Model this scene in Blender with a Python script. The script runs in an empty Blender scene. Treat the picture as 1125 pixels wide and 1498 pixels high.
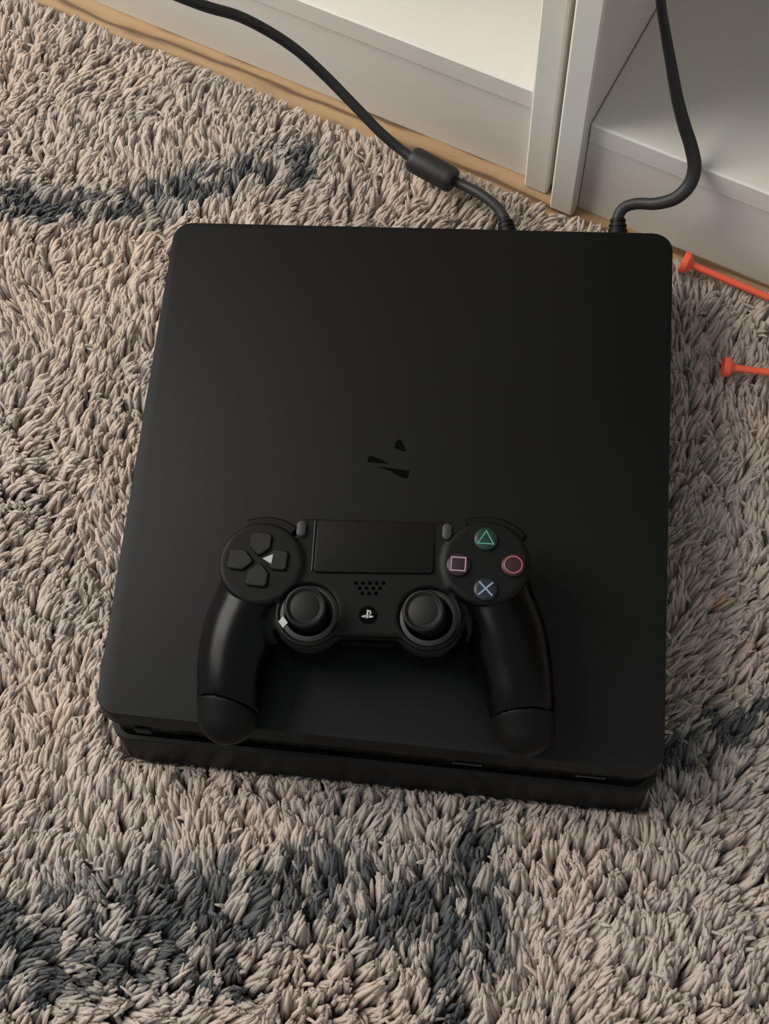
import bpy, math, random
import numpy as np
from mathutils import Matrix, Vector

random.seed(4); rng = np.random.default_rng(4)
S = 0.001                                   # everything below is written in millimetres
sc = bpy.context.scene
COL = sc.collection

# ------------------------------------------------------------------ camera
F = 1851.647
R = np.array([[0.9948224065858703, 0.09076712758516527, -0.045713323053959434],
              [0.06796092626741744, -0.928596079681008, -0.3648158895962984],
              [-0.07556250297318094, 0.35982030147144595, -0.9299568047997857]])
C0 = np.array([174.22849618, -108.13747149, 655.87464777])
cam = bpy.data.cameras.new('camera'); camo = bpy.data.objects.new('camera', cam); COL.objects.link(camo)
cam.sensor_fit = 'HORIZONTAL'; cam.sensor_width = 36.0; cam.lens = F / 1125 * 36.0
cam.clip_start = 0.01; cam.clip_end = 50
mw = Matrix.Identity(4)
for i in range(3):
    mw[i][0] = R[0][i]; mw[i][1] = -R[1][i]; mw[i][2] = -R[2][i]; mw[i][3] = C0[i] * S
camo.matrix_world = mw
sc.camera = camo

# ------------------------------------------------------------------ light
world = bpy.data.worlds.new('world'); sc.world = world; world.use_nodes = True
world.node_tree.nodes['Background'].inputs[0].default_value = (0.93, 0.96, 1.0, 1)
world.node_tree.nodes['Background'].inputs[1].default_value = 0.46

def area(name, loc, target, sx, sy, watts, color):
    L = bpy.data.lights.new(name, 'AREA'); L.shape = 'RECTANGLE'; L.size = sx * S; L.size_y = sy * S
    L.energy = watts; L.color = color
    o = bpy.data.objects.new(name, L); COL.objects.link(o)
    o.location = Vector(loc) * S
    o.rotation_euler = (Vector(target) - Vector(loc)).to_track_quat('-Z', 'Y').to_euler()
    return o
area('window_light', (-1050, 420, 1150), (60, 130, 40), 1000, 1100, 33.0, (1.0, 0.965, 0.905))

sc.view_settings.view_transform = 'Standard'; sc.view_settings.look = 'None'
sc.view_settings.gamma = 1.0; sc.view_settings.use_curve_mapping = False
sc.view_settings.exposure = 0.0

# ------------------------------------------------------------------ helpers
def at(px, py, z):
    """point (mm) of the plane at height z that stands under a measured picture position"""
    d = R.T @ np.array([(px - 562.5) / F, (py - 749) / F, 1.0])
    return C0 + d * (z - C0[2]) / d[2]

def lin(c):
    return tuple(((v / 255) / 12.92 if v / 255 <= 0.04045 else ((v / 255 + 0.055) / 1.055) ** 2.4) for v in c) + (1,)

def mat(name, color, rough=0.5, spec=0.5, noise=None, bump=None, coat=0.0, stretch=(1, 1, 1)):
    """color: linear rgb; noise=(scale, amount) colour mottling; bump=(scale, strength mm)"""
    m = bpy.data.materials.new(name); m.use_nodes = True
    nt = m.node_tree; b = nt.nodes['Principled BSDF']
    b.inputs['Base Color'].default_value = tuple(color[:3]) + (1,)
    b.inputs['Roughness'].default_value = rough
    b.inputs['Specular IOR Level'].default_value = spec
    b.inputs['Coat Weight'].default_value = coat
    tc = nt.nodes.new('ShaderNodeTexCoord'); mp = nt.nodes.new('ShaderNodeMapping')
    mp.inputs['Scale'].default_value = stretch
    nt.links.new(tc.outputs['Object'], mp.inputs[0])
    if noise:
        n = nt.nodes.new('ShaderNodeTexNoise'); n.inputs['Scale'].default_value = noise[0]; n.inputs['Detail'].default_value = 5
        nt.links.new(mp.outputs[0], n.inputs['Vector'])
        r = nt.nodes.new('ShaderNodeMapRange'); r.inputs[1].default_value = 0.3; r.inputs[2].default_value = 0.7
        r.inputs[3].default_value = 1 - noise[1]; r.inputs[4].default_value = 1 + noise[1]
        nt.links.new(n.outputs[0], r.inputs[0])
        h = nt.nodes.new('ShaderNodeHueSaturation'); h.inputs['Color'].default_value = tuple(color[:3]) + (1,)
        nt.links.new(r.outputs[0], h.inputs['Value']); nt.links.new(h.outputs[0], b.inputs['Base Color'])
    if bump:
        n = nt.nodes.new('ShaderNodeTexNoise'); n.inputs['Scale'].default_value = bump[0]; n.inputs['Detail'].default_value = 3
        nt.links.new(mp.outputs[0], n.inputs['Vector'])
        bp = nt.nodes.new('ShaderNodeBump'); bp.inputs['Distance'].default_value = bump[1] * S; bp.inputs['Strength'].default_value = 1
        nt.links.new(n.outputs[0], bp.inputs['Height']); nt.links.new(bp.outputs[0], b.inputs['Normal'])
    return m

class MB:
    """collects vertices (mm) and faces for one mesh"""
    def __init__(s): s.v = []; s.f = []
    def add(s, verts, faces):
        o = len(s.v); s.v += [tuple(map(float, p)) for p in verts]; s.f += [tuple(i + o for i in f) for f in faces]; return s
    def loft(s, loops, cap0=True, cap1=True, closed=True):
        n = len(loops[0]); fs = []
        for k in range(len(loops) - 1):
            for i in range(n if closed else n - 1):
                j = (i + 1) % n
                fs.append((k * n + i, k * n + j, (k + 1) * n + j, (k + 1) * n + i))
        if cap0: fs.append(tuple(reversed(range(n))))
        if cap1: fs.append(tuple(range((len(loops) - 1) * n, len(loops) * n)))
        return s.add([p for l in loops for p in l], fs)
    def box(s, o, ex, ey, ez, b=0.0):
        """box from corner o spanned by vectors; b = bevel"""
        o = np.array(o, float); ex, ey, ez = (np.array(e, float) for e in (ex, ey, ez))
        ux, uy, uz = (e / np.linalg.norm(e) for e in (ex, ey, ez))
        def loop(ins, h):
            return [o + uz * h + ux * (ins + c) + uy * ins if False else p for p in oct_(ins, h)]
        def oct_(ins, h):
            lx, ly = np.linalg.norm(ex), np.linalg.norm(ey); c = b
            pts = [(ins + c, ins), (lx - ins - c, ins), (lx - ins, ins + c), (lx - ins, ly - ins - c),
                   (lx - ins - c, ly - ins), (ins + c, ly - ins), (ins, ly - ins - c), (ins, ins + c)] if b > 0 else \
                  [(0, 0), (lx, 0), (lx, ly), (0, ly)]
            return [o + ux * a + uy * d + uz * h for a, d in pts]
        H = np.linalg.norm(ez)
        hs = [(b, 0), (0, b), (0, H - b), (b, H)] if b > 0 else [(0, 0), (0, H)]
        return s.loft([oct_(i, h) for i, h in hs])
    def lathe(s, c, prof, n=40, axis=None, cap=True):
        """prof: (radius, height) list from bottom to top; axis tilts it"""
        c = np.array(c, float); w = np.array(axis if axis is not None else (0, 0, 1), float); w /= np.linalg.norm(w)
        a = np.array((1, 0, 0.)) if abs(w[0]) < .9 else np.array((0, 1., 0)); u = np.cross(w, a); u /= np.linalg.norm(u); u, v = -np.cross(u, w), u
        u = np.cross(v, w)
        loops = [[c + w * h + r * (u * math.cos(t) + v * math.sin(t)) for t in [2 * math.pi * i / n for i in range(n)]] for r, h in prof]
        return s.loft(loops, cap, cap)
    def tube(s, pts, rad, n=14, sub=8, flat=1.0):
        P = catmull(np.array(pts, float), sub)
        rr = np.interp(np.linspace(0, 1, len(P)), np.linspace(0, 1, len(rad)), rad) if hasattr(rad, '__len__') else [rad] * len(P)
        t = np.gradient(P, axis=0); t /= np.linalg.norm(t, axis=1)[:, None]
        u = np.cross(t[0], (0, 0, 1.0)); u = u / np.linalg.norm(u) if np.linalg.norm(u) > 1e-3 else np.array((1., 0, 0)); loops = []
        for i in range(len(P)):
            u = u - t[i] * (u @ t[i]); u /= np.linalg.norm(u); v = np.cross(t[i], u)
            loops.append([P[i] + rr[i] * (u * math.cos(a) + v * math.sin(a) * flat) for a in [2 * math.pi * k / n for k in range(n)]])
        return s.loft(loops)
    def build(s, name, m, parent=None, smooth=28, loc=None):
        return link_mesh(name, np.array(s.v), s.f, m, parent, smooth, loc)

def catmull(P, sub):
    Q = np.vstack([2 * P[0] - P[1], P, 2 * P[-1] - P[-2]]); out = []
    for i in range(1, len(Q) - 2):
        for k in range(sub):
            t = k / sub; a, b, c, d = Q[i - 1], Q[i], Q[i + 1], Q[i + 2]
            out.append(.5 * (2 * b + (c - a) * t + (2 * a - 5 * b + 4 * c - d) * t * t + (3 * b - 3 * c + d - a) * t ** 3))
    out.append(P[-1]); return np.array(out)

ORG = {}
def link_mesh(name, V, faces, m, parent=None, smooth=28, loc=None):
    org = np.zeros(3)
    if parent is not None: org = ORG[parent.name]
    elif loc is not None: org = np.array(loc, float)
    me = bpy.data.meshes.new(name)
    me.from_pydata(((V - org) * S).tolist(), [], faces)
    me.materials.append(m)
    me.polygons.foreach_set('use_smooth', [smooth > 0] * len(me.polygons))
    if smooth and smooth < 180: me.set_sharp_from_angle(angle=math.radians(smooth))
    me.update()
    o = bpy.data.objects.new(name, me); COL.objects.link(o)
    if parent is not None: o.parent = parent
    else: o.location = Vector(org) * S
    ORG[o.name] = org
    return o

def empty(name, loc, label, cat, group=None):
    o = bpy.data.objects.new(name, None); COL.objects.link(o); o.empty_display_size = .02
    o.location = Vector(loc) * S; ORG[o.name] = np.array(loc, float)
    o['label'] = label; o['category'] = cat
    if group: o['group'] = group
    return o

def round_poly(pts, r, seg=8):
    """fillet the corners of a convex polygon, r a number or one per corner"""
    n = len(pts); out = []; pts = [np.array(p, float) for p in pts]
    rs = r if hasattr(r, '__len__') else [r] * n
    for i in range(n):
        p, a, b = pts[i], pts[i - 1], pts[(i + 1) % n]
        u = (a - p) / np.linalg.norm(a - p); v = (b - p) / np.linalg.norm(b - p)
        ang = math.acos(np.clip(u @ v, -1, 1)); d = rs[i] / math.tan(ang / 2)
        bis = (u + v) / np.linalg.norm(u + v); c = p + bis * rs[i] / math.sin(ang / 2)
        s, e = p + u * d - c, p + v * d - c
        for k in range(seg + 1):
            t = k / seg; q = s * math.sin((1 - t) * (math.pi - ang)) + e * math.sin(t * (math.pi - ang))
            out.append(c + q / math.sin(math.pi - ang))
    return out

def slab(quad0, quad1, z0, z1, r, bev=1.0, seg=8):
    """rounded slab between bottom outline quad0 at z0 and top outline quad1 at z1 with rolled edges"""
    def ins(q, d):
        c = sum(np.array(p) for p in q) / len(q)
        o = []
        n = len(q)
        for i in range(n):
            p, a, b = np.array(q[i]), np.array(q[i - 1]), np.array(q[(i + 1) % n])
            u = (a - p) / np.linalg.norm(a - p); v = (b - p) / np.linalg.norm(b - p)
            s = abs(u[0] * v[1] - u[1] * v[0]); o.append(p + (u + v) * d / s)
        return o
    L = []
    for q, z, sg in ((quad0, z0, 1), (quad1, z1, -1)):
        st = [(bev * (1 - math.sin(a)), bev * (1 - math.cos(a))) for a in (0, .52, 1.05, 1.5708)]
        if sg < 0: st = st[::-1]
        for i, h in st:
            L.append([(p[0], p[1], z + sg * h) for p in round_poly(ins(q, i), max(r - i, .2), seg)])
    return L

# ------------------------------------------------------------------ materials
M = {}
M['wall'] = mat('painted_wall', (.62, .6, .56), .9, noise=(3, .04))
M['white_board'] = mat('white_laminate', (.70, .67, .605), .45, .4, noise=(6, .03), bump=(900, .02))
M['console'] = mat('matte_black_plastic', (.0028, .0031, .0031), .5, .2, noise=(9, .18), bump=(4500, .03))
M['gloss'] = mat('gloss_black_plastic', (.0006, .0006, .0006), .3, .06)
M['ctrl'] = mat('controller_black_plastic', (.002, .0021, .0021), .5, .16, bump=(4000, .025))
M['grip'] = mat('worn_smooth_black_plastic', (.0004, .0004, .0004), .27, .16)
M['rubber'] = mat('black_rubber', (.004, .004, .004), .55, .25, bump=(3000, .05))
M['ring'] = mat('worn_stick_ring', (.027, .0275, .027), .5, .35)
M['button'] = mat('dark_button_plastic', (.0038, .0041, .0041), .4, .3)
M['pill'] = mat('dark_grey_button', (.032, .032, .034), .5, .3)
M['cable'] = mat('black_cable_jacket', (.02, .019, .019), .5, .35, bump=(1500, .05))
M['hole'] = mat('speaker_hole', (.0005, .0005, .0005), .9, .0)
M['silver'] = mat('silver_print', (.42, .42, .42), .5)
M['wear_glint'] = mat('pale_wear_and_glint', (.33, .33, .32), .5)  # pale tone shared by the worn key and the painted ring highlight
M['green'] = mat('green_print', (.07, .26, .19), .5)
M['red'] = mat('red_print', (.36, .08, .09), .5)
M['pink'] = mat('pink_print', (.34, .21, .26), .5)
M['blue'] = mat('blue_print', (.19, .26, .36), .5)
M['bgreen'] = mat('green_tinted_button', (.009, .026, .021), .42, .28)
M['bred'] = mat('red_tinted_button', (.026, .009, .01), .42, .28)
M['bpink'] = mat('pink_tinted_button', (.022, .012, .017), .42, .28)
M['bblue'] = mat('blue_tinted_button', (.012, .015, .02), .42, .28)
M['orange'] = mat('orange_plastic', (.90, .13, .065), .45, .4)
M['metal'] = mat('port_metal', (.01, .01, .01), .35)

def wood():
    m = bpy.data.materials.new('oak_laminate'); m.use_nodes = True; nt = m.node_tree; b = nt.nodes['Principled BSDF']
    tc = nt.nodes.new('ShaderNodeTexCoord'); mp = nt.nodes.new('ShaderNodeMapping'); mp.inputs['Scale'].default_value = (3.2, 17, 1)
    oi = nt.nodes.new('ShaderNodeObjectInfo'); ad = nt.nodes.new('ShaderNodeVectorMath'); ad.operation = 'ADD'
    nt.links.new(tc.outputs['Object'], ad.inputs[0]); nt.links.new(oi.outputs['Random'], ad.inputs[1]); nt.links.new(ad.outputs[0], mp.inputs[0])
    n = nt.nodes.new('ShaderNodeTexNoise'); n.inputs['Scale'].default_value = 5; n.inputs['Detail'].default_value = 6; n.inputs['Distortion'].default_value = 1.4
    nt.links.new(mp.outputs[0], n.inputs['Vector'])
    w = nt.nodes.new('ShaderNodeTexWave'); w.wave_type = 'BANDS'; w.bands_direction = 'Y'; w.inputs['Scale'].default_value = 1.7
    w.inputs['Distortion'].default_value = 13; w.inputs['Detail'].default_value = 3; w.inputs['Detail Scale'].default_value = 1.1
    nt.links.new(mp.outputs[0], w.inputs['Vector'])
    mx = nt.nodes.new('ShaderNodeMath'); mx.operation = 'MULTIPLY'; nt.links.new(n.outputs[0], mx.inputs[0]); nt.links.new(w.outputs['Fac'], mx.inputs[1])
    cr = nt.nodes.new('ShaderNodeValToRGB'); e = cr.color_ramp.elements
    e[0].position = 0; e[0].color = (.12, .065, .03, 1); e[1].position = .55; e[1].color = (.40, .26, .14, 1)
    e2 = cr.color_ramp.elements.new(.2); e2.color = (.33, .205, .105, 1)
    nt.links.new(mx.outputs[0], cr.inputs[0]); nt.links.new(cr.outputs[0], b.inputs['Base Color'])
    b.inputs['Roughness'].default_value = .42
    return m
M['wood'] = wood()

# ------------------------------------------------------------------ structure: floor, wall
YAW = math.radians(-22.8)
EX = np.array((math.cos(YAW), math.sin(YAW), 0)); EY = np.array((-math.sin(YAW), math.cos(YAW), 0)); EZ = np.array((0, 0, 1.))
FC = np.array((100., 380., 0))                      # a point on the cabinets' front line
fb = MB(); fb.box(FC - 1500 * EX - 1500 * EY - 12 * EZ, 3000 * EX, 2300 * EY, 4 * EZ)
floor = fb.build('floor', M['wood'], smooth=0, loc=(0, 0, 0)); floor['kind'] = 'structure'
pm = MB().box((0, 0, 0), (1290, 0, 0), (0, 189.4, 0), (0, 0, 8), .4)
pmesh = None
for row in range(13):
    for k in range(-1, 3):
        p0 = FC + EX * (-1500 + k * 1291 + (row * 430) % 1291) + EY * (-1500 - 190.2 + row * 190.2 + 40) - 8.0 * EZ
        a = (p0 - FC) @ EX
        if a > 1490 or a < -1800: continue
        if pmesh is None:
            o = pm.build('floor_plank', M['wood'], floor, smooth=0); pmesh = o.data
        else:
            o = bpy.data.objects.new('floor_plank', pmesh); COL.objects.link(o); o.parent = floor
        o.location = Vector(p0) * S; o.rotation_euler = (0, 0, YAW)
wb = MB(); wb.box(FC - 1500 * EX + 345 * EY, 3000 * EX, 60 * EY, 2400 * EZ)
w = wb.build('wall_back', M['wall'], smooth=0, loc=(0, 0, 0)); w['kind'] = 'structure'

# ------------------------------------------------------------------ the two bookcases
def bookcase(o, recess, label, side, width=800, depth=290, H=620):
    """o: front bottom corner (mm) of the side panel that stands in the picture; side = +1: unit extends to +EX"""
    root = empty('bookcase', o, label, 'bookcase')
    o = np.array(o, float); T = 15.2
    xs = (0, width - T) if side > 0 else (0, -(width - T))
    for x in xs: MB().box(o + EX * (x if side > 0 else x), EX * T, EY * depth, EZ * H, 1.2).build('side_panel', M['white_board'], root)
    x0 = T + .4 if side > 0 else -(width - 2 * T) + .4
    L = width - 2 * T - .8
    MB().box(o + EX * x0 + EY * (recess + 1.5), EX * L, EY * 14, EZ * 62.5, .3).build('plinth', M['white_board'], root)
    for z, n in ((64.0, 'bottom_shelf'), (330., 'shelf'), (H - T, 'top_panel')):
        MB().box(o + EX * x0 + EY * recess + EZ * z, EX * L, EY * (depth - recess - 5), EZ * 16, 1.1).build(n, M['white_board'], root)
    MB().box(o + EX * x0 + EY * (depth - 4.6), EX * L, EY * 3, EZ * H).build('back_panel', M['white_board'], root, smooth=0)
    return root
oL = at(766, 272, 0); oR = at(803, 304, 0)
bookcase(oL, 5.5, 'white laminate bookcase left of the joint, with brightly lit low shelf', -1)
bookcase(oR, 6.5, 'white laminate bookcase on the right, shaded low shelf behind the hanging thick cord', +1)

# ------------------------------------------------------------------ rug
rugA = at(60, 22, 18)[:2]; rugB = at(1100, 440, 18)[:2]
rd = (rugB - rugA) / np.linalg.norm(rugB - rugA); rn = np.array((-rd[1], rd[0]))      # rn points to the cabinets
def rug_pt(a, b): return rugA + rd * a + rn * b
RL, RR, RB = -420., 900., -1000.
back = MB(); q = [rug_pt(RL, 0), rug_pt(RL, RB), rug_pt(RR, RB), rug_pt(RR, 0)]
back.loft(slab([p for p in q], [p for p in q], .2, 7, 12, 1.5))
M['backing'] = mat('rug_backing', (.5, .44, .39), .95, .1, noise=(60, .2))
rug = back.build('shaggy_rug', M['backing'], loc=(*rug_pt(140, -400), 0))
rug['label'] = 'thick beige shaggy rug with grey blue bands under the black console'; rug['category'] = 'rug'
# console plan, measured
TL, TR, FL, FR = at(256, 324.5, 74)[:2], at(985, 341, 74)[:2], at(137, 1042, 74)[:2], at(972, 1130, 74)[:2]
BFL, BFR = at(180, 1109, 22)[:2], at(943, 1189, 22)[:2]
BTL, BTR = TL + np.array((3.5, -3)), TR + np.array((-3.5, -3))

def vnoise(x, y, sc_, seed):
    r = np.random.default_rng(seed); T = r.random((64, 64))
    x = x / sc_ + 500.3; y = y / sc_ + 500.7; i = np.floor(x).astype(int); j = np.floor(y).astype(int); u = x - i; v = y - j
    u = u * u * (3 - 2 * u); v = v * v * (3 - 2 * v)
    g = lambda a, b: T[a % 64, b % 64]
    return (g(i, j) * (1 - u) + g(i + 1, j) * u) * (1 - v) + (g(i, j + 1) * (1 - u) + g(i + 1, j + 1) * u) * v
def band(x, y, pts, w):
    P = [at(a, b, 26)[:2] for a, b in pts]; d = np.full(len(x), 1e9)
    for a, b in zip(P[:-1], P[1:]):
        e = b - a; t = np.clip(((x - a[0]) * e[0] + (y - a[1]) * e[1]) / (e @ e), 0, 1)
        d = np.minimum(d, np.hypot(x - a[0] - t * e[0], y - a[1] - t * e[1]))
    return np.clip(1.6 - d / (w / 3.0), 0, 1)

def make_pile():
    sp = 1.92; na, nb = int((RR - RL) / sp), int(-RB / sp)
    A, B = np.meshgrid(RL + 3 + np.arange(na) * sp, -3 - np.arange(nb) * sp, indexing='ij')
    A = A.ravel() + rng.uniform(-.95, .95, A.size); B = B.ravel() + rng.uniform(-1.3, 1.3, B.size)
    x = rugA[0] + rd[0] * A + rn[0] * B; y = rugA[1] + rd[1] * A + rn[1] * B
    # near zone (what the picture shows) keeps every tuft, the outside keeps fewer, thicker ones
    near = (x > -175) & (x < 345) & (y > -190)
    keep = near | (rng.random(len(x)) < .075)
    keep &= (A > RL + 3) & (A < RR - 3) & (B > RB + 3)
    # nothing stands where the console lies
    poly = [BTL, BFL, BFR, BTR]; inside = np.ones(len(x), bool)
    for k in range(4):
        a, b = poly[k], poly[(k + 1) % 4]; e = (b - a) / np.linalg.norm(b - a)
        inside &= (e[0] * (y - a[1]) - e[1] * (x - a[0])) > 3.0
    keep &= ~inside
    x, y, near, B, A = x[keep], y[keep], near[keep], B[keep], A[keep]; n = len(x)
    # flow of the pile + clumps
    a1 = (vnoise(x, y, 70, 1) - .5) * 1.5 + (vnoise(x, y, 20, 2) - .5) * 1.3
    ang = math.radians(66) + a1; mag = 7 + 8 * vnoise(x, y, 30, 3)
    cs = 7.6; ci = np.floor(x / cs).astype(int); cj = np.floor(y / cs).astype(int)
    best = np.full(n, 1e9); cx = np.zeros(n); cy = np.zeros(n); chh = np.zeros(n); ch2 = np.zeros(n); ch3 = np.zeros(n)
    T = np.random.default_rng(9).random((97, 97, 3))
    for di in (-1, 0, 1):
        for dj in (-1, 0, 1):
            t = T[(ci + di) % 97, (cj + dj) % 97]; qx = (ci + di + t[:, 0]) * cs; qy = (cj + dj + t[:, 1]) * cs
            d = (x - qx) ** 2 + (y - qy) ** 2; m = d < best
            best[m] = d[m]; cx[m] = qx[m]; cy[m] = qy[m]; chh[m] = t[m, 2]; ch2[m] = t[m, 0]; ch3[m] = t[m, 1]
    pull = .74
    tx = mag * np.cos(ang) + (cx - x) * pull + rng.normal(0, 1.2, n) + (chh - .5) * 5
    ty = mag * np.sin(ang) + (cy - y) * pull + rng.normal(0, 1.2, n) + (ch2 - .5) * 5
    st_ = rng.random(n) < .03; sa_ = rng.uniform(0, 6.28, n); tx = np.where(st_, 11 * np.cos(sa_), tx); ty = np.where(st_, 11 * np.sin(sa_) + 3, ty)
    dcon = np.full(n, -1e9)
    # stay off the console and off the floor strip's far side
    c = np.array((.5 * (BTL + BFR)));
    for k in range(4):
        a, b = poly[k], poly[(k + 1) % 4]; e = (b - a) / np.linalg.norm(b - a); nrm = np.array((e[1], -e[0]))
        dist = nrm[0] * (x - a[0]) + nrm[1] * (y - a[1])            # outside distance
        dcon = np.maximum(dcon, dist)
        al = (e[0] * (x - a[0]) + e[1] * (y - a[1])); on = (al > -6) & (al < np.linalg.norm(b - a) + 6) & (dist > -3.2) & (dist < 26)
        td = nrm[0] * tx + nrm[1] * ty
        over = np.where(on, np.maximum(0, (1.8 - dist) - td), 0)
        tx += nrm[0] * over; ty += nrm[1] * over
    edge = B > -14
    tb = tx * rn[0] + ty * rn[1]; lim = np.where(edge, 3.5 - B - 0, 99); ex_ = np.maximum(0, tb - lim)
    tx -= rn[0] * ex_; ty -= rn[1] * ex_
    h = 17.5 + 3.4 * chh + rng.normal(0, 1.1, n) + 3 * (vnoise(x, y, 14, 5) - .5)
    h = h * np.clip(.68 + .32 * dcon / 16, .68, 1)
    fat = np.where(near, .69, 2.1) * rng.uniform(.8, 1.25, n)
    prof = np.array([2.1, 2.1, 1.85, 1.45, .7]); K, SD = 5, 4
    ts = np.array([0, .3, .58, .84, 1.0])
    wig = rng.normal(0, 1.1, (n, 2))
    V = np.zeros((n, K, SD, 3))
    side = rng.uniform(0, 6.28, n)
    for k in range(K):
        t = ts[k]; b = t ** 1.7; z = 5.5 + h * (1 - (1 - t) ** 1.5)
        px = x + tx * b + wig[:, 0] * math.sin(t * 3.1) ; py = y + ty * b + wig[:, 1] * math.sin(t * 3.1)
        if k == K - 1: z = z - .2 * np.hypot(tx, ty) * .35
        for s in range(SD):
            a = side + 2 * math.pi * s / SD + t * 1.2
            tz = np.hypot(tx, ty) * .9 * t / (h + 1e-6)
            ca, sa = np.cos(a), np.sin(a)
            r = prof[k] * fat
            dl = np.hypot(tx, ty) + 1e-6; dx, dy = tx / dl, ty / dl
            along = ca * dx + sa * dy
            f = 1 - 1 / np.sqrt(1 + tz ** 2)
            V[:, k, s, 0] = px + r * (ca - along * dx * f); V[:, k, s, 1] = py + r * (sa - along * dy * f)
            V[:, k, s, 2] = z - r * along * tz / np.sqrt(1 + tz ** 2)
    base = (np.arange(n) * K * SD)[:, None]
    quads = []
    for k in range(K - 1):
        for s in range(SD):
            s2 = (s + 1) % SD; quads.append((k * SD + s, k * SD + s2, (k + 1) * SD + s2, (k + 1) * SD + s))
    quads = np.array(quads)
    Q = (base[:, :, None] + quads[None]).reshape(-1, 4)
    cap = base + (K - 1) * SD + np.arange(SD)[None]
    org = ORG[rug.name]
    Vf = ((V.reshape(-1, 3) - org) * S).astype(np.float32)
    me = bpy.data.meshes.new('pile')
    nq, nc = len(Q), len(cap)
    me.vertices.add(len(Vf)); me.vertices.foreach_set('co', Vf.ravel())
    me.loops.add(nq * 4 + nc * SD); me.loops.foreach_set('vertex_index', np.concatenate([Q.ravel(), cap.ravel()]).astype(np.int32))
    me.polygons.add(nq + nc)
    st = np.concatenate([np.arange(nq) * 4, nq * 4 + np.arange(nc) * SD]).astype(np.int32)
    me.polygons.foreach_set('loop_start', st)
    me.polygons.foreach_set('use_smooth', np.ones(nq + nc, bool))
    me.update(calc_edges=True); me.validate()
    # colour of every tuft: undyed beige, or grey-blue in the woven bands
    X, Y = x + tx * .5, y + ty * .5
    d = band(X, Y, [(-300, 330), (0, 292), (60, 300), (190, 305), (300, 270), (400, 245), (440, 238)], 42)
    for pts, w in (([(-300, 1500), (0, 1390), (90, 1340), (190, 1330), (300, 1345), (400, 1325), (480, 1300), (560, 1335), (640, 1320)], 62),
                   ([(60, 1440), (200, 1400), (330, 1430)], 40), ([(410, 1330), (430, 1270)], 20),
                   ([(705, 1195), (690, 1250), (715, 1330), (720, 1400)], 30), ([(690, 1340), (665, 1420), (640, 1520), (600, 1800)], 32),
                   ([(960, 1120), (1040, 1085), (1130, 1050), (1400, 960)], 36), ([(1030, 1095), (1010, 1115)], 12)):
        d = np.maximum(d, band(X, Y, pts, w))
    nz = vnoise(X, Y, 13, 11) * .7 + vnoise(X, Y, 5, 12) * .3
    dark = np.clip((d * 1.0 - .0 - nz * .72 - ch3 * .75) * 3.5, 0, 1) * rng.uniform(.8, 1, n)
    tone = rng.normal(1, .035, n) * (.94 + .12 * ch2) * (1 + .10 * (vnoise(x, y, 30, 13) - .5))
    c0 = np.array([.80, .72, .645]); c1 = np.array([.135, .145, .155])
    hue = (vnoise(x, y, 45, 14) - .5)[:, None] * np.array([.03, -.005, -.035])
    col = (c0 + hue) * (1 - dark[:, None]) + c1 * dark[:, None]
    mid = (np.clip(d * 1.6, 0, 1) * rng.random(n) * (1 - dark))[:, None]
    col = col * (1 - .38 * mid) + np.array([.40, .42, .38]) * .38 * mid
    for (sx_, sy_, rr) in ((1052, 884, 3.2), (32, 478, 3.0), (505, 297, 2.2)):
        p = at(sx_, sy_, 26); mm = np.hypot(X - p[0], Y - p[1]) < rr; col[mm] = col[mm] * np.array([.95, .84, .68])
    col = np.clip(col * tone[:, None], 0, 1)
    full = np.ones((n, K * SD, 4), np.float32); full[:, :, :3] = col[:, None, :]
    ca = me.color_attributes.new('dye', 'FLOAT_COLOR', 'POINT'); ca.data.foreach_set('color', full.ravel())
    m = bpy.data.materials.new('shaggy_wool'); m.use_nodes = True; nt = m.node_tree; b = nt.nodes['Principled BSDF']
    at_ = nt.nodes.new('ShaderNodeAttribute'); at_.attribute_name = 'dye'
    nt.links.new(at_.outputs['Color'], b.inputs['Base Color'])
    b.inputs['Roughness'].default_value = .9; b.inputs['Specular IOR Level'].default_value = .15
    b.inputs['Sheen Weight'].default_value = .15; b.inputs['Sheen Roughness'].default_value = .5
    tc = nt.nodes.new('ShaderNodeTexCoord'); no = nt.nodes.new('ShaderNodeTexNoise'); no.inputs['Scale'].default_value = 900; no.inputs['Detail'].default_value = 3
    nt.links.new(tc.outputs['Object'], no.inputs['Vector'])
    tr = nt.nodes.new('ShaderNodeBsdfTranslucent'); nt.links.new(at_.outputs['Color'], tr.inputs['Color'])
    mxs = nt.nodes.new('ShaderNodeMixShader'); mxs.inputs[0].default_value = .56
    nt.links.new(b.outputs[0], mxs.inputs[1]); nt.links.new(tr.outputs[0], mxs.inputs[2]); nt.links.new(mxs.outputs[0], nt.nodes['Material Output'].inputs['Surface'])
    bp = nt.nodes.new('ShaderNodeBump'); bp.inputs['Distance'].default_value = .0006; bp.inputs['Strength'].default_value = .8
    nt.links.new(no.outputs[0], bp.inputs['Height']); nt.links.new(bp.outputs[0], b.inputs['Normal'])
    me.materials.append(m)
    o = bpy.data.objects.new('pile', me); COL.objects.link(o); o.parent = rug; o['kind'] = 'stuff'
    print('tufts', n, 'tris', nq * 2 + nc * 3)
make_pile()

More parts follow.
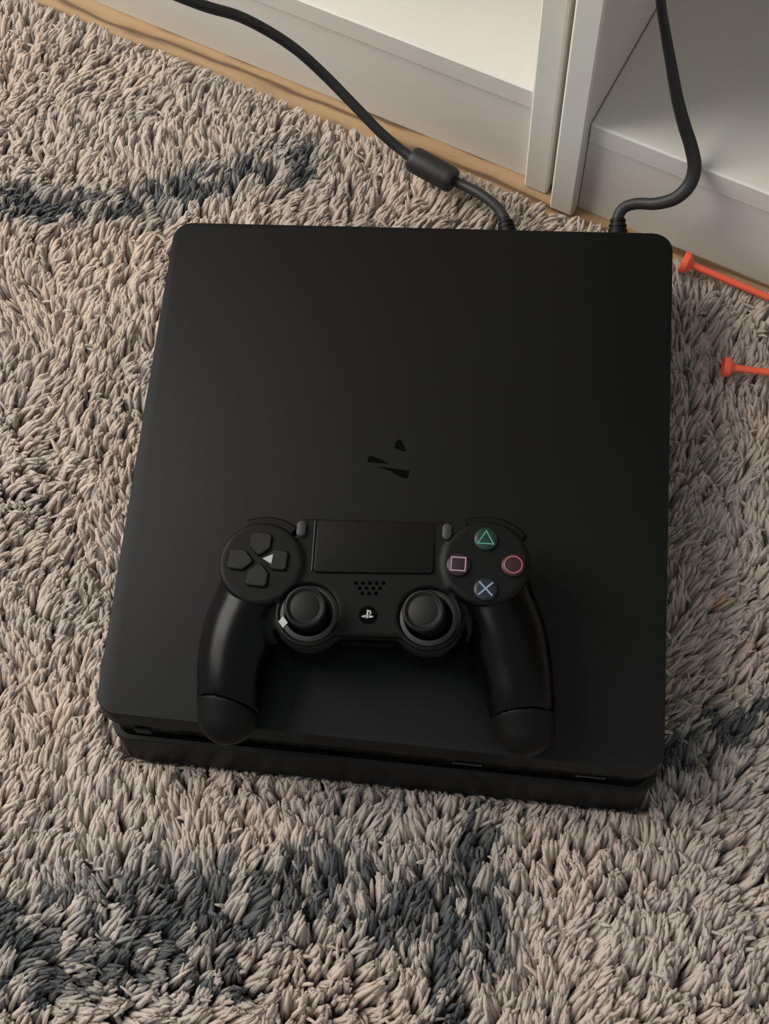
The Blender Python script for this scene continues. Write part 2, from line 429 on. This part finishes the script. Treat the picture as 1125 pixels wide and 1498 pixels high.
# ------------------------------------------------------------------ the console
con = empty('game_console', (*(.5 * (BTL + BFR)), 22), 'flat matte black game console with rounded corners lying on the shaggy rug', 'game console')
def lerp(a, b, t): return [np.array(p) * (1 - t) + np.array(q) * t for p, q in zip(a, b)]
TOPQ = [FL, FR, TR, TL]; BOTQ = [BFL, BFR, BTR, BTL]
def insq(q, d):
    n = len(q); o = []
    for i in range(n):
        p, a, b = np.array(q[i]), np.array(q[i - 1]), np.array(q[(i + 1) % n]); u = (a - p) / np.linalg.norm(a - p); v = (b - p) / np.linalg.norm(b - p)
        o.append(p + (u + v) * d / abs(u[0] * v[1] - u[1] * v[0]))
    return o
midq = lerp(TOPQ, BOTQ, .40)
MB().loft(slab(lerp(TOPQ, BOTQ, .2), TOPQ, 63.6, 74, 10.5, .9)).build('upper_shell', M['console'], con)
MB().loft(slab(insq(lerp(TOPQ, BOTQ, .55), 2.4), insq(lerp(TOPQ, BOTQ, .18), 2.4), 45, 65, 9, .3)).build('recessed_band', M['gloss'], con)
MB().loft(slab(BOTQ, lerp(TOPQ, BOTQ, .54), 22, 46.5, 9.5, .9)).build('lower_shell', M['console'], con)
fdir = (midq[1] - midq[0]) / np.linalg.norm(midq[1] - midq[0]); fin = np.array((-fdir[1], fdir[0]))
def front(a, z, d): p = midq[0] + fdir * a + fin * (2.4 + d); return np.array((p[0], p[1], z))
E1 = np.array((*fdir, 0)); E2 = np.array((*fin, 0))
MB().box(front(26, 50.2, -.5), E1 * 118, E2 * 3, EZ * 2.2, .3).build('disc_slot', M['hole'], con)
for a in (168, 226):
    u = MB().box(front(a, 48.4, -.5), E1 * 14, E2 * 3, EZ * 6, .4).build('usb_port', M['metal'], con)
    MB().box(front(a + 1.4, 49.6, -.9), E1 * 11.2, E2 * 2, EZ * 3.4, .2).build('socket', M['hole'], u)
MB().box(front(14, 49, -1.0), E1 * 8, E2 * 2, EZ * 2.4, .5).build('eject_button', M['button'], con)
MB().box(front(14, 53.2, -1.0), E1 * 8, E2 * 2, EZ * 2.4, .5).build('power_button', M['button'], con)
# the glossy emblem pieces that show on the lid
for poly in ([(576.5, 656), (578.5, 647), (582, 643), (587, 644), (590.5, 651), (594, 660), (590, 661), (584, 657.5)],
             [(536.8, 676), (539.5, 667.5), (543, 666), (555, 671), (568.5, 677.3), (560, 678)],
             [(550, 683.2), (562, 683.5), (580, 686), (599.5, 689), (596, 700), (588, 699), (578, 693), (566, 687)]):
    top = [tuple(at(a, b, 74.12)) for a, b in poly][::-1]; bot = [(p[0], p[1], 73.6) for p in top]
    MB().loft([bot, top]).build('lid_emblem', M['gloss'], con, smooth=0)
for a, b in ((.08, .08), (.92, .08), (.08, .92), (.92, .92)):
    p = (BOTQ[0] * (1 - a) + BOTQ[1] * a) * (1 - b) + (BOTQ[3] * (1 - a) + BOTQ[2] * a) * b
    MB().lathe((p[0], p[1], 7.1), [(6, 0), (7, 1), (7, 15.4)], 20).build('rubber_foot', M['rubber'], con)
# sockets on the back
bdir = (TR - TL) / np.linalg.norm(TR - TL); bout = np.array((-bdir[1], bdir[0]))
# ------------------------------------------------------------------ cables
def p3(a, b, z): return at(a, b, z)
hd = empty('video_cable', at(631, 247, 30), 'thin black cable with a fat ferrite bead running from the console back to upper left', 'cable')
pts = [p3(745, 351, 48), p3(743, 333, 50), p3(738, 319, 50), p3(725, 301, 47), p3(703, 284, 43), p3(680, 272, 41), p3(655, 260, 41), p3(631, 247, 42), p3(606, 233, 43), p3(585, 218, 45),
       p3(556, 193, 52), p3(520, 156, 63), p3(480, 115, 76), p3(440, 78, 92), p3(400, 50, 106), p3(350, 24, 122), p3(300, 9, 138), p3(240, -15, 160), p3(150, -60, 200)]
MB().tube(pts, [3.0] * 3, 16, 8).build('cord', M['cable'], hd)
b0, b1 = p3(602, 231, 42.5), p3(664, 265.5, 41.5); ax = b1 - b0; LB = np.linalg.norm(ax)
MB().lathe(b0, [(4.4, 0), (6.6, .25), (7.4, 1.6), (7.6, 3.5), (7.6, LB - 3.5), (7.4, LB - 1.6), (6.6, LB - .25), (4.4, LB)], 32, axis=ax).build('ferrite_bead', M['cable'], hd)
pl = p3(744, 340, 49); pd = p3(738, 320, 50) - p3(746, 355, 47)
MB().lathe(p3(745.5, 352, 47.5), [(5.0, 0), (5.0, 6), (4.5, 6.3), (4.5, 7.4), (5, 7.6), (4.9, 8.8), (4.1, 9.0), (4.1, 10), (4.5, 10.2), (4.2, 11.4), (3.4, 11.6), (3.2, 13.5)], 24, axis=pd).build('strain_relief', M['rubber'], hd)
pw = empty('power_cord', at(905, 330, 45), 'thick dark power cord rising from the console back right corner past the right shelf', 'cable')
pts = [p3(903, 352, 50), p3(903, 335, 52), p3(904, 318, 54), p3(913, 304, 57), p3(932, 298, 60), p3(960, 298, 64), p3(988, 290, 69), p3(1008, 271, 75), p3(1016, 245, 83), p3(1011, 215, 93),
       p3(1000, 180, 106), p3(990, 140, 121), p3(982, 95, 138), p3(974, 50, 156), p3(967, 5, 176), p3(962, -60, 205)]
MB().tube(pts, [3.2, 3.2, 3.1, 3.4, 3.8, 3.8, 3.5, 3.0, 2.5, 2.4], 18, 8, flat=.86).build('cord', M['cable'], pw)
MB().lathe(p3(903.5, 352, 49), [(5.2, 0), (5.4, 6), (4.6, 6.3), (4.6, 7.4), (5.1, 7.7), (4.8, 9), (4.1, 9.2), (4.1, 10.2), (4.5, 10.4), (4.2, 12), (3.4, 12.3)], 24,
           axis=p3(904, 320, 54) - p3(903.5, 352, 49)).build('strain_relief', M['rubber'], pw)

# ------------------------------------------------------------------ toy darts
def dart(h, tip, label, z0, z1, rc=6.2):
    A = at(*h, z0); Bp = at(*tip, z1); ax = Bp - A; L = np.linalg.norm(ax)
    root = empty('toy_dart', (A[0], A[1], A[2]), label, 'toy dart', None)
    MB().lathe(A, [(2.0, 3.0), (2.2, 5), (2.0, 6), (2.0, L - 1), (1.7, L)], 18, axis=ax).build('shaft', M['orange'], root)
    MB().lathe(A, [(.4, .2), (rc * .6, -.4), (rc, -2.0), (rc + .15, -1.2), (rc - .1, 1.3), (rc * .78, 2.6), (2.6, 3.4), (2.2, 5)], 28, axis=ax).build('suction_cup', M['orange'], root)
    return root
dart((1003, 384), (1126, 436), 'orange plastic suction dart lying on the rug edge along the white plinth', 31, 28)
dart((1063, 537), (1175, 551), 'orange plastic suction dart lying on the open rug right of the console', 32, 31, 5.4)

# ------------------------------------------------------------------ the controller
ZT = 74.0
def smin(a, b, k): h = np.clip(.5 + .5 * (b - a) / k, 0, 1); return b * (1 - h) + a * h - k * h * (1 - h)
def smax(a, b, k): return -smin(-a, -b, k)
def sd_cone(P, a, b, r1, r2):
    a, b = np.array(a), np.array(b); ba = b - a; l2 = ba @ ba
    t = np.clip(((P - a) @ ba) / l2, 0, 1); return np.linalg.norm(P - a - t[..., None] * ba, axis=-1) - (r1 + (r2 - r1) * t)
def sd_cyl(P, c, r, z0, z1, rd_, taper=0.0):
    d = np.hypot(P[..., 0] - c[0], P[..., 1] - c[1]) - (r - rd_) - taper * (z1 - P[..., 2])
    h = np.abs(P[..., 2] - (z0 + z1) / 2) - (z1 - z0) / 2 + rd_
    return np.minimum(np.maximum(d, h), 0) + np.hypot(np.maximum(d, 0), np.maximum(h, 0)) - rd_
def sd_poly(P, q, z0f, z1f, rd_):
    """vertical prism over convex polygon q (counter-clockwise)"""
    d = np.full(P.shape[:-1], -1e9); n = len(q)
    for i in range(n):
        a, b = q[i][:2], q[(i + 1) % n][:2]; e = (b - a) / np.linalg.norm(b - a)
        d = np.maximum(d, (P[..., 0] - a[0]) * e[1] - (P[..., 1] - a[1]) * e[0])
    h = np.maximum(P[..., 2] - z1f(P), z0f - P[..., 2])
    return smax(d, h, rd_)
def nets(fn, lo, hi, step):
    ax = [np.arange(lo[i], hi[i] + step, step) for i in range(3)]
    G = np.stack(np.meshgrid(*ax, indexing='ij'), -1); D = fn(G); n = D.shape; ins = D < 0
    acc = np.zeros(tuple(k - 1 for k in n) + (3,)); cnt = np.zeros(tuple(k - 1 for k in n)); corner = [(i, j, k) for i in (0, 1) for j in (0, 1) for k in (0, 1)]
    sl = lambda c: tuple(slice(c[d], n[d] - 1 + c[d]) for d in range(3))
    for a in corner:
        for d in range(3):
            if a[d] == 0:
                b = list(a); b[d] = 1; b = tuple(b)
                da, db = D[sl(a)], D[sl(b)]; m = (da < 0) != (db < 0)
                t = np.where(m, da / np.where(m, da - db, 1), 0)
                off = np.array(a, float)[None, None, None] * np.ones(da.shape + (1,)); off[..., d] += t
                acc += off * m[..., None]; cnt += m
    act = cnt > 0; idx = -np.ones(act.shape, int); idx[act] = np.arange(act.sum())
    I = np.argwhere(act); V = np.array(lo) + (I + acc[act] / cnt[act][:, None]) * step
    Fs = []
    for d in range(3):
        e1, e2 = (d + 1) % 3, (d + 2) % 3
        a = [slice(None)] * 3; b = [slice(None)] * 3; a[d] = slice(0, n[d] - 1); b[d] = slice(1, n[d])
        m = ins[tuple(a)] != ins[tuple(b)]; q = np.argwhere(m); q = q[(q[:, e1] > 0) & (q[:, e2] > 0) & (q[:, e1] < n[e1] - 1) & (q[:, e2] < n[e2] - 1)]
        s = ins[tuple(a)][tuple(q.T)]
        def g(u, v): p = q.copy(); p[:, e1] -= u; p[:, e2] -= v; return idx[tuple(p.T)]
        f = np.stack([g(0, 0), g(1, 0), g(1, 1), g(0, 1)], 1); f[~s] = f[~s][:, ::-1]; Fs.append(f)
    Fs = np.concatenate(Fs)
    return V, Fs
def sdf_mesh(name, fn, lo, hi, step, m, parent, smooth=2):
    V, Fs = nets(fn, lo, hi, step)
    for it in range(smooth):
        acc = np.zeros_like(V); cnt = np.zeros(len(V))
        for k in range(4):
            a, b = Fs[:, k], Fs[:, (k + 1) % 4]
            np.add.at(acc, a, V[b]); np.add.at(acc, b, V[a]); np.add.at(cnt, a, 1); np.add.at(cnt, b, 1)
        f = .5 if it % 2 == 0 else -.52
        V = V + f * (acc / cnt[:, None] - V) if it < smooth - 2 else V + .5 * (acc / cnt[:, None] - V)
    o = link_mesh(name, V, Fs.tolist(), m, parent, smooth=180); return o

dL, dR = at(382, 823, 115), at(711, 823, 115)          # centres of the two round plateaus
sL, sR = at(452, 897, 112), at(627, 903, 112)          # stick wells
ctl = empty('game_controller', (*(at(547, 900, 74)[:2]), 74), 'black wireless gamepad with two thumbsticks resting on the console lid', 'game controller')
yref = dL[1]
def deckz(P): return 114.0 + .055 * (P[..., 1] - yref)
tl, tr = at(440, 757, 114)[:2], at(662, 763, 114)[:2]
bl, br = at(478, 934, 108)[:2], at(600, 938, 108)[:2]
ml, mr = at(420, 850, 112)[:2], at(672, 852, 112)[:2]
deck = [tl, ml, bl, br, mr, tr]
GL = [(at(382, 868, 95), 19.0), (at(358, 915, 94), 18.6), (at(344, 960, 92.5), 17.2), (at(338, 1005, 91), 15.6), (at(334, 1045, 88.3), 13.9)]
GR = [(at(714, 868, 95), 19.0), (at(737, 920, 94), 18.8), (at(751, 970, 92.5), 17.4), (at(760, 1020, 91), 15.8), (at(767, 1062, 88.3), 13.9)]
def densify(Gp, sub=8):
    A = np.array([[*p, r_] for p, r_ in Gp]); Q = catmull(A, sub); return [(q_[:3], q_[3]) for q_ in Q]
GL, GR = densify(GL), densify(GR)
def body(P):
    d = sd_poly(P, deck, 86, lambda p: deckz(p) - 2.2, 5.0)
    for c in (dL, dR):
        d = smin(d, sd_cyl(P, c, 19.4, 84, 111, 7), 3)
    for s in (sL, sR):
        d = smin(d, sd_cyl(P, (s[0], s[1] - .6), 16.8, 86, 109, 3.5), 2)
    for Gp in (GL, GR):
        g = None
        for (a, ra), (b, rb) in zip(Gp[:-1], Gp[1:]):
            k = sd_cone(P, a, b, ra, rb); g = k if g is None else np.minimum(g, k)
        d = smin(d, g, 5)
    return np.maximum(d, ZT + .15 - P[..., 2])
def tilt_plane(P, a, b):           # signed distance to the vertical plane through a, b; negative on the tip side
    a, b = a[:2], b[:2]; e = (b - a) / np.linalg.norm(b - a)
    s = (P[..., 0] - a[0]) * e[1] - (P[..., 1] - a[1]) * e[0]
    curve = .006 * ((P[..., 0] - (a[0] + b[0]) / 2) ** 2)
    return -s + curve * .8 - .0
LO, HI = (GL[-1][0][0] - 24, min(GL[-1][0][1], GR[-1][0][1]) - 20, 73.), (GR[-1][0][0] + 24, tl[1] + 8, 120.)
sa, sb = at(287, 1016, 92), at(390, 1044, 92); ra_, rb_ = at(706, 1050, 92), at(812, 1040, 92)
def tips(P):
    L = np.where(P[..., 0] < (sL[0] + sR[0]) / 2, 1, 0)
    pl_ = tilt_plane(P, sa, sb); pr_ = tilt_plane(P, ra_, rb_)
    return np.where(L == 1, pl_, pr_)
SGN = 1.0 if tips(np.array([[dL[0], dL[1], 100.]]))[0] > 0 else -1.0
sdf_mesh('shell', lambda P: np.maximum(body(P), -.02 - SGN * tips(P)), LO, HI, .95, M['grip'], ctl, 12)
mx = (sL[0] + sR[0]) / 2
for s in (0, 1):
    lo = list(LO); hi = list(HI); hi[1] = sa[1] + 14
    if s == 0: hi[0] = mx - 5
    else: lo[0] = mx + 5
    sdf_mesh('grip_tip', lambda P: np.maximum(body(P) - .03, SGN * tips(P) + .02), lo, hi, .8, M['ctrl'], ctl, 12)
def plate(P):
    d = sd_poly(P, [insq(deck, .6)[k] for k in range(6)], 100, deckz, 1.6)
    for c, r in ((dL, 19.6), (dR, 20.0)):
        top = deckz(P) + 1.2
        q = np.hypot(P[..., 0] - c[0], P[..., 1] - c[1]) - r
        d = smin(d, smax(smax(q, P[..., 2] - top, 2.2), 103 - P[..., 2], 1), 1.2)
    for s in (sL, sR):
        q = 13.4 - np.hypot(P[..., 0] - s[0], P[..., 1] - s[1]); d = smax(d, q, 1.2)
        ring = smax(np.abs(np.hypot(P[..., 0] - s[0], P[..., 1] - s[1]) - 14.2) - 1.3, P[..., 2] - 112.4, 1.2); ring = np.maximum(ring, 103 - P[..., 2])
        d = smin(d, ring, .8)
    return d
sdf_mesh('faceplate', plate, (dL[0] - 24, bl[1] - 10, 101), (dR[0] + 24, tl[1] + 6, 120), .7, M['ctrl'], ctl)

def dz(x, y): return 114.0 + .055 * (y - yref)
def on_deck(px, py, up=0.0):
    p = at(px, py, 115 + up)
    for _ in range(3): p = at(px, py, dz(p[0], p[1]) + up)
    return p
# touchpad
tq = [on_deck(458, 838), on_deck(634, 840), on_deck(638, 763), on_deck(464, 760)]
tq2 = [p[:2] for p in tq]
MB().loft(slab(tq2, tq2, dz(*tq2[0]) - 3, dz(*tq2[0]) + 1.6, 2.2, .6)).build('touchpad', M['ctrl'], ctl)
tpz = dz(*tq2[0]) + 1.6
g = MB()
e = tq[3] - tq[0]; 
MB().tube([tq[0] + np.array((-.7, 1, .4)), tq[0] * .5 + tq[3] * .5 + np.array((-.7, 0, .6)), tq[3] + np.array((-.7, -1, .8))], .32, 8, 4).build('touchpad_glint', M['silver'] if False else M['pill'], ctl)  # pale strip painting the highlight along the touchpad's left groove
# share / options pills
for (px, py, n) in ((441, 773, 'share_button'), (654, 777.5, 'options_button')):
    p = on_deck(px, py, 1.2); L_ = []
    for r, h in ((2.2, -3), (2.25, 0), (1.95, .5), (1.3, .8)):
        lp = []
        for k in range(24):
            a = 2 * math.pi * k / 24; lp.append((p[0] + r * math.cos(a), p[1] + r * math.sin(a) + (1.7 if math.sin(a) > 0 else -1.7), p[2] + h))
        L_.append(lp)
    MB().loft(L_).build(n, M['pill'], ctl)
# directional buttons: house-shaped keys pointing to the middle
ctr = on_deck(378, 819, 1.5)
for (px, py, ang) in ((381, 794, 90), (351, 818, 180), (376.5, 841, 270), (404, 818, 0)):
    p = on_deck(px, py, 2.6); a = math.radians(ang - 3); u = np.array((math.cos(a), math.sin(a))); v = np.array((-u[1], u[0]))
    def outline(s, dzz):
        q = [(-5.9, 0), (-1.6, -4.4), (4.7, -4.4), (4.7, 4.4), (-1.6, 4.4)]
        return [(p[0] + (a_ * u[0] + b_ * v[0]), p[1] + (a_ * u[1] + b_ * v[1]), p[2] + dzz) for a_, b_ in [c * 1.0 for c in round_poly([np.array(w_) * s for w_ in q], 1.7 * s, 5)]]
    MB().loft([outline(1.13, -5), outline(1.13, -1.0), outline(1.08, -.3), outline(.97, .1)]).build('direction_button', M['button'], ctl)
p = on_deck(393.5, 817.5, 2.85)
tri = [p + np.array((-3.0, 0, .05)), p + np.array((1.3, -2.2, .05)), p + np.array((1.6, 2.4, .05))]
MB().loft([[q - np.array((0, 0, .5)) for q in tri], tri]).build('wear_and_glint_patch', M['wear_glint'], ctl, smooth=0)
# action buttons with printed shapes
def ring_strip(mb, pts, w, z, closed=True):
    n = len(pts); pts = [np.array(q_[:2]) for q_ in pts]; inn = []; out = []
    for i in range(n):
        a, b, c = pts[i - 1], pts[i], pts[(i + 1) % n]
        u = (b - a) / np.linalg.norm(b - a); v = (c - b) / np.linalg.norm(c - b); nu = np.array((-u[1], u[0])); nv = np.array((-v[1], v[0])); m_ = nu + nv; m_ /= (m_ @ nu)
        inn.append((*(b + m_ * w / 2), z)); out.append((*(b - m_ * w / 2), z))
    mb.add(inn + out + [(q_[0], q_[1], z - .4) for q_ in inn] + [(q_[0], q_[1], z - .4) for q_ in out],
           [f for i in range(n) for j in [(i + 1) % n] for f in ((i, n + i, n + j, j), (n + i, 3 * n + i, 3 * n + j, n + j), (j, 2 * n + j, 2 * n + i, i))])
for (px, py, kind, mb_, mp_) in ((711, 787.5, 'tri', 'bgreen', 'green'), (670.5, 825, 'sq', 'bpink', 'pink'), (751, 826, 'circ', 'bred', 'red'), (710.5, 861, 'x', 'bblue', 'blue')):
    p = on_deck(px, py, 3.0); r = 5.45
    bt = MB().lathe(p, [(r, -5), (r, -1.2), (r - .25, -.6), (r - .9, -.15), (r - 2, 0), (.6, .12)], 36).build('action_button', M[mb_], ctl)
    sy = MB(); z = p[2] + .22
    if kind == 'tri': ring_strip(sy, [(p[0] + 4.1 * math.cos(t), p[1] - .5 + 4.1 * math.sin(t)) for t in (math.pi / 2, math.pi * 7 / 6, math.pi * 11 / 6)], .5, z)
    if kind == 'sq': ring_strip(sy, [(p[0] + a, p[1] + b) for a, b in ((-3.2, -3.1), (3.2, -3.1), (3.2, 3.1), (-3.2, 3.1))], .55, z)
    if kind == 'circ': ring_strip(sy, [(p[0] + 3.95 * math.cos(t), p[1] + 3.95 * math.sin(t)) for t in np.linspace(0, 2 * math.pi, 33)[:-1]], .5, z)
    if kind == 'x':
        for s in (1, -1):
            c, d_ = np.array((3.1, 3.1 * s, 0)), np.array((-.25 * s, .25, 0)) * 1.0
            q = [p + c + d_, p - c + d_, p - c - d_, p + c - d_]
            if s == -1: q = q[::-1]
            zz = np.array((0, 0, .22 + (0.02 if s > 0 else 0)))
            sy.loft([[k + zz - np.array((0, 0, .4)) for k in q], [k + zz for k in q]])
    sy.build('printed_shape', M[mp_], bt, smooth=0)
# thumbsticks
for (wx, cap, wear_glint) in ((sL, at(446, 887, 128), True), (sR, at(619, 893, 128), False)):
    base = np.array((wx[0], wx[1], 0)); ax = cap - np.array((wx[0], wx[1], 112.0)); ax = ax / np.linalg.norm(ax)
    st = MB().lathe((wx[0], wx[1], 108), [(10.7, -4), (10.7, 1), (9.8, 2.8), (8.3, 4.4), (6.0, 5.6), (4.2, 6.4)], 40).build('thumbstick', M['gloss'], ctl)
    MB().lathe(np.array((wx[0], wx[1], 111.0)), [(4.2, 0), (4.0, 8), (5.0, 12)], 24, axis=ax).build('stem', M['rubber'], st)
    MB().lathe(cap, [(5, -4.2), (9.0, -3.6), (9.4, -2.6), (9.4, -1.2), (8.9, -.2), (8.2, .05), (7.6, -.2), (7.1, -.8), (6.6, -.95), (5, -.5), (2.5, -.2), (.4, -.1)], 48, axis=ax).build('stick_cap', M['rubber'], st)
    MB().lathe((wx[0], wx[1], 109.5), [(15.4, -2), (15.6, 0), (15.2, .9), (11.6, 3.1), (11.1, 3.1), (10.8, 2.5), (10.9, 0), (10.9, -3)], 56, cap=False).build('well_ring', M['ring'], st)
    if wear_glint:
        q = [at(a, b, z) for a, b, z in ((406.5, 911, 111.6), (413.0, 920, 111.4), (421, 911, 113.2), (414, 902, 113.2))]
        MB().loft([[k - np.array((0, 0, .8)) for k in q], [k + np.array((0, 0, .5)) for k in q]]).build('wear_and_glint_patch', M['wear_glint'], ctl, smooth=0)  # pale facet that paints a diamond-shaped reflection onto the well ring
# speaker holes
for row, (y0, xs) in enumerate(((853, (521, 531, 541, 551, 561)), (860.5, (526, 536, 546, 556)), (868, (530, 540, 550)))):
    for x_ in xs:
        p = on_deck(x_, y0, 0.08); MB().lathe(p, [(.85, -.8), (.85, .12)], 14).build('speaker_hole', M['hole'], ctl, smooth=0)
# home button
p = on_deck(538, 899, .6)
hb = MB().lathe(p, [(4.1, -4), (4.1, -.3), (3.8, 0), (1, .1)], 36).build('home_button', M['gloss'], ctl)
lg = MB(); z = p[2] + .22
def flat(pts):
    q = [(p[0] + a, p[1] + b, z) for a, b in pts]; lg.loft([[(a, b, c - .35) for a, b, c in q], q])
flat([(-.55, -1.9), (.15, -1.65), (.15, 2.0), (-.55, 2.2)])                 # upright of the P
flat([(.15, 1.45), (.7, 1.25), (.85, .95), (.85, .3), (.6, .1), (.6, -.2), (1.25, .05), (1.5, .6), (1.4, 1.35), (.95, 1.85), (.15, 2.05)][::-1])
flat([(-.8, -.75), (-.8, -.2), (-2.2, -.75), (-2.7, -1.1), (-2.3, -1.45), (-.8, -1.35), (-.8, -1.0), (-1.7, -1.05)][::1])
flat([(.4, -1.55), (2.0, -1.25), (2.6, -.85), (2.0, -.45), (.4, -.55), (.4, -.85), (1.4, -.95), (.4, -1.2)][::1])
lg.build('printed_emblem', M['silver'], hb, smooth=0)
# lower lip with jack socket
a_, b_ = at(497, 938, 104), at(580, 941, 104)
e = b_ - a_; e /= np.linalg.norm(e); n_ = np.array((-e[1], e[0], 0))
MB().box(a_ - n_ * 2 + EZ * -8, b_ - a_, n_ * 6, EZ * 9, 1.2).build('rear_lip', M['gloss'], ctl)
# shoulder buttons
for (ca, r, px0, px1) in ((dL, 21.6, 62, 112), (dR, 21.6, 48, 112)):
    for nm, dr, zt, zb, mt in (('shoulder_button', 2.6, 108.5, 101, 'ctrl'), ('trigger', -1.2, 100, 88, 'ctrl')):
        t = [math.radians(k) for k in np.linspace(px0 - 6, px1 + 4, 22)]
        L_ = []
        for rr, zz in ((r - 9, zb), (r + dr - .6, zb), (r + dr + .2, (zb + zt) / 2), (r + dr - .2, zt - 1), (r + dr - 1.2, zt), (r - 9, zt)):
            L_.append([(ca[0] + rr * math.cos(k), ca[1] + 1.2 + rr * math.sin(k), zz) for k in t])
        MB().loft([[l[i] for l in L_] for i in range(len(t))]).build(nm, M[mt], ctl)
bpy.context.view_layer.update()
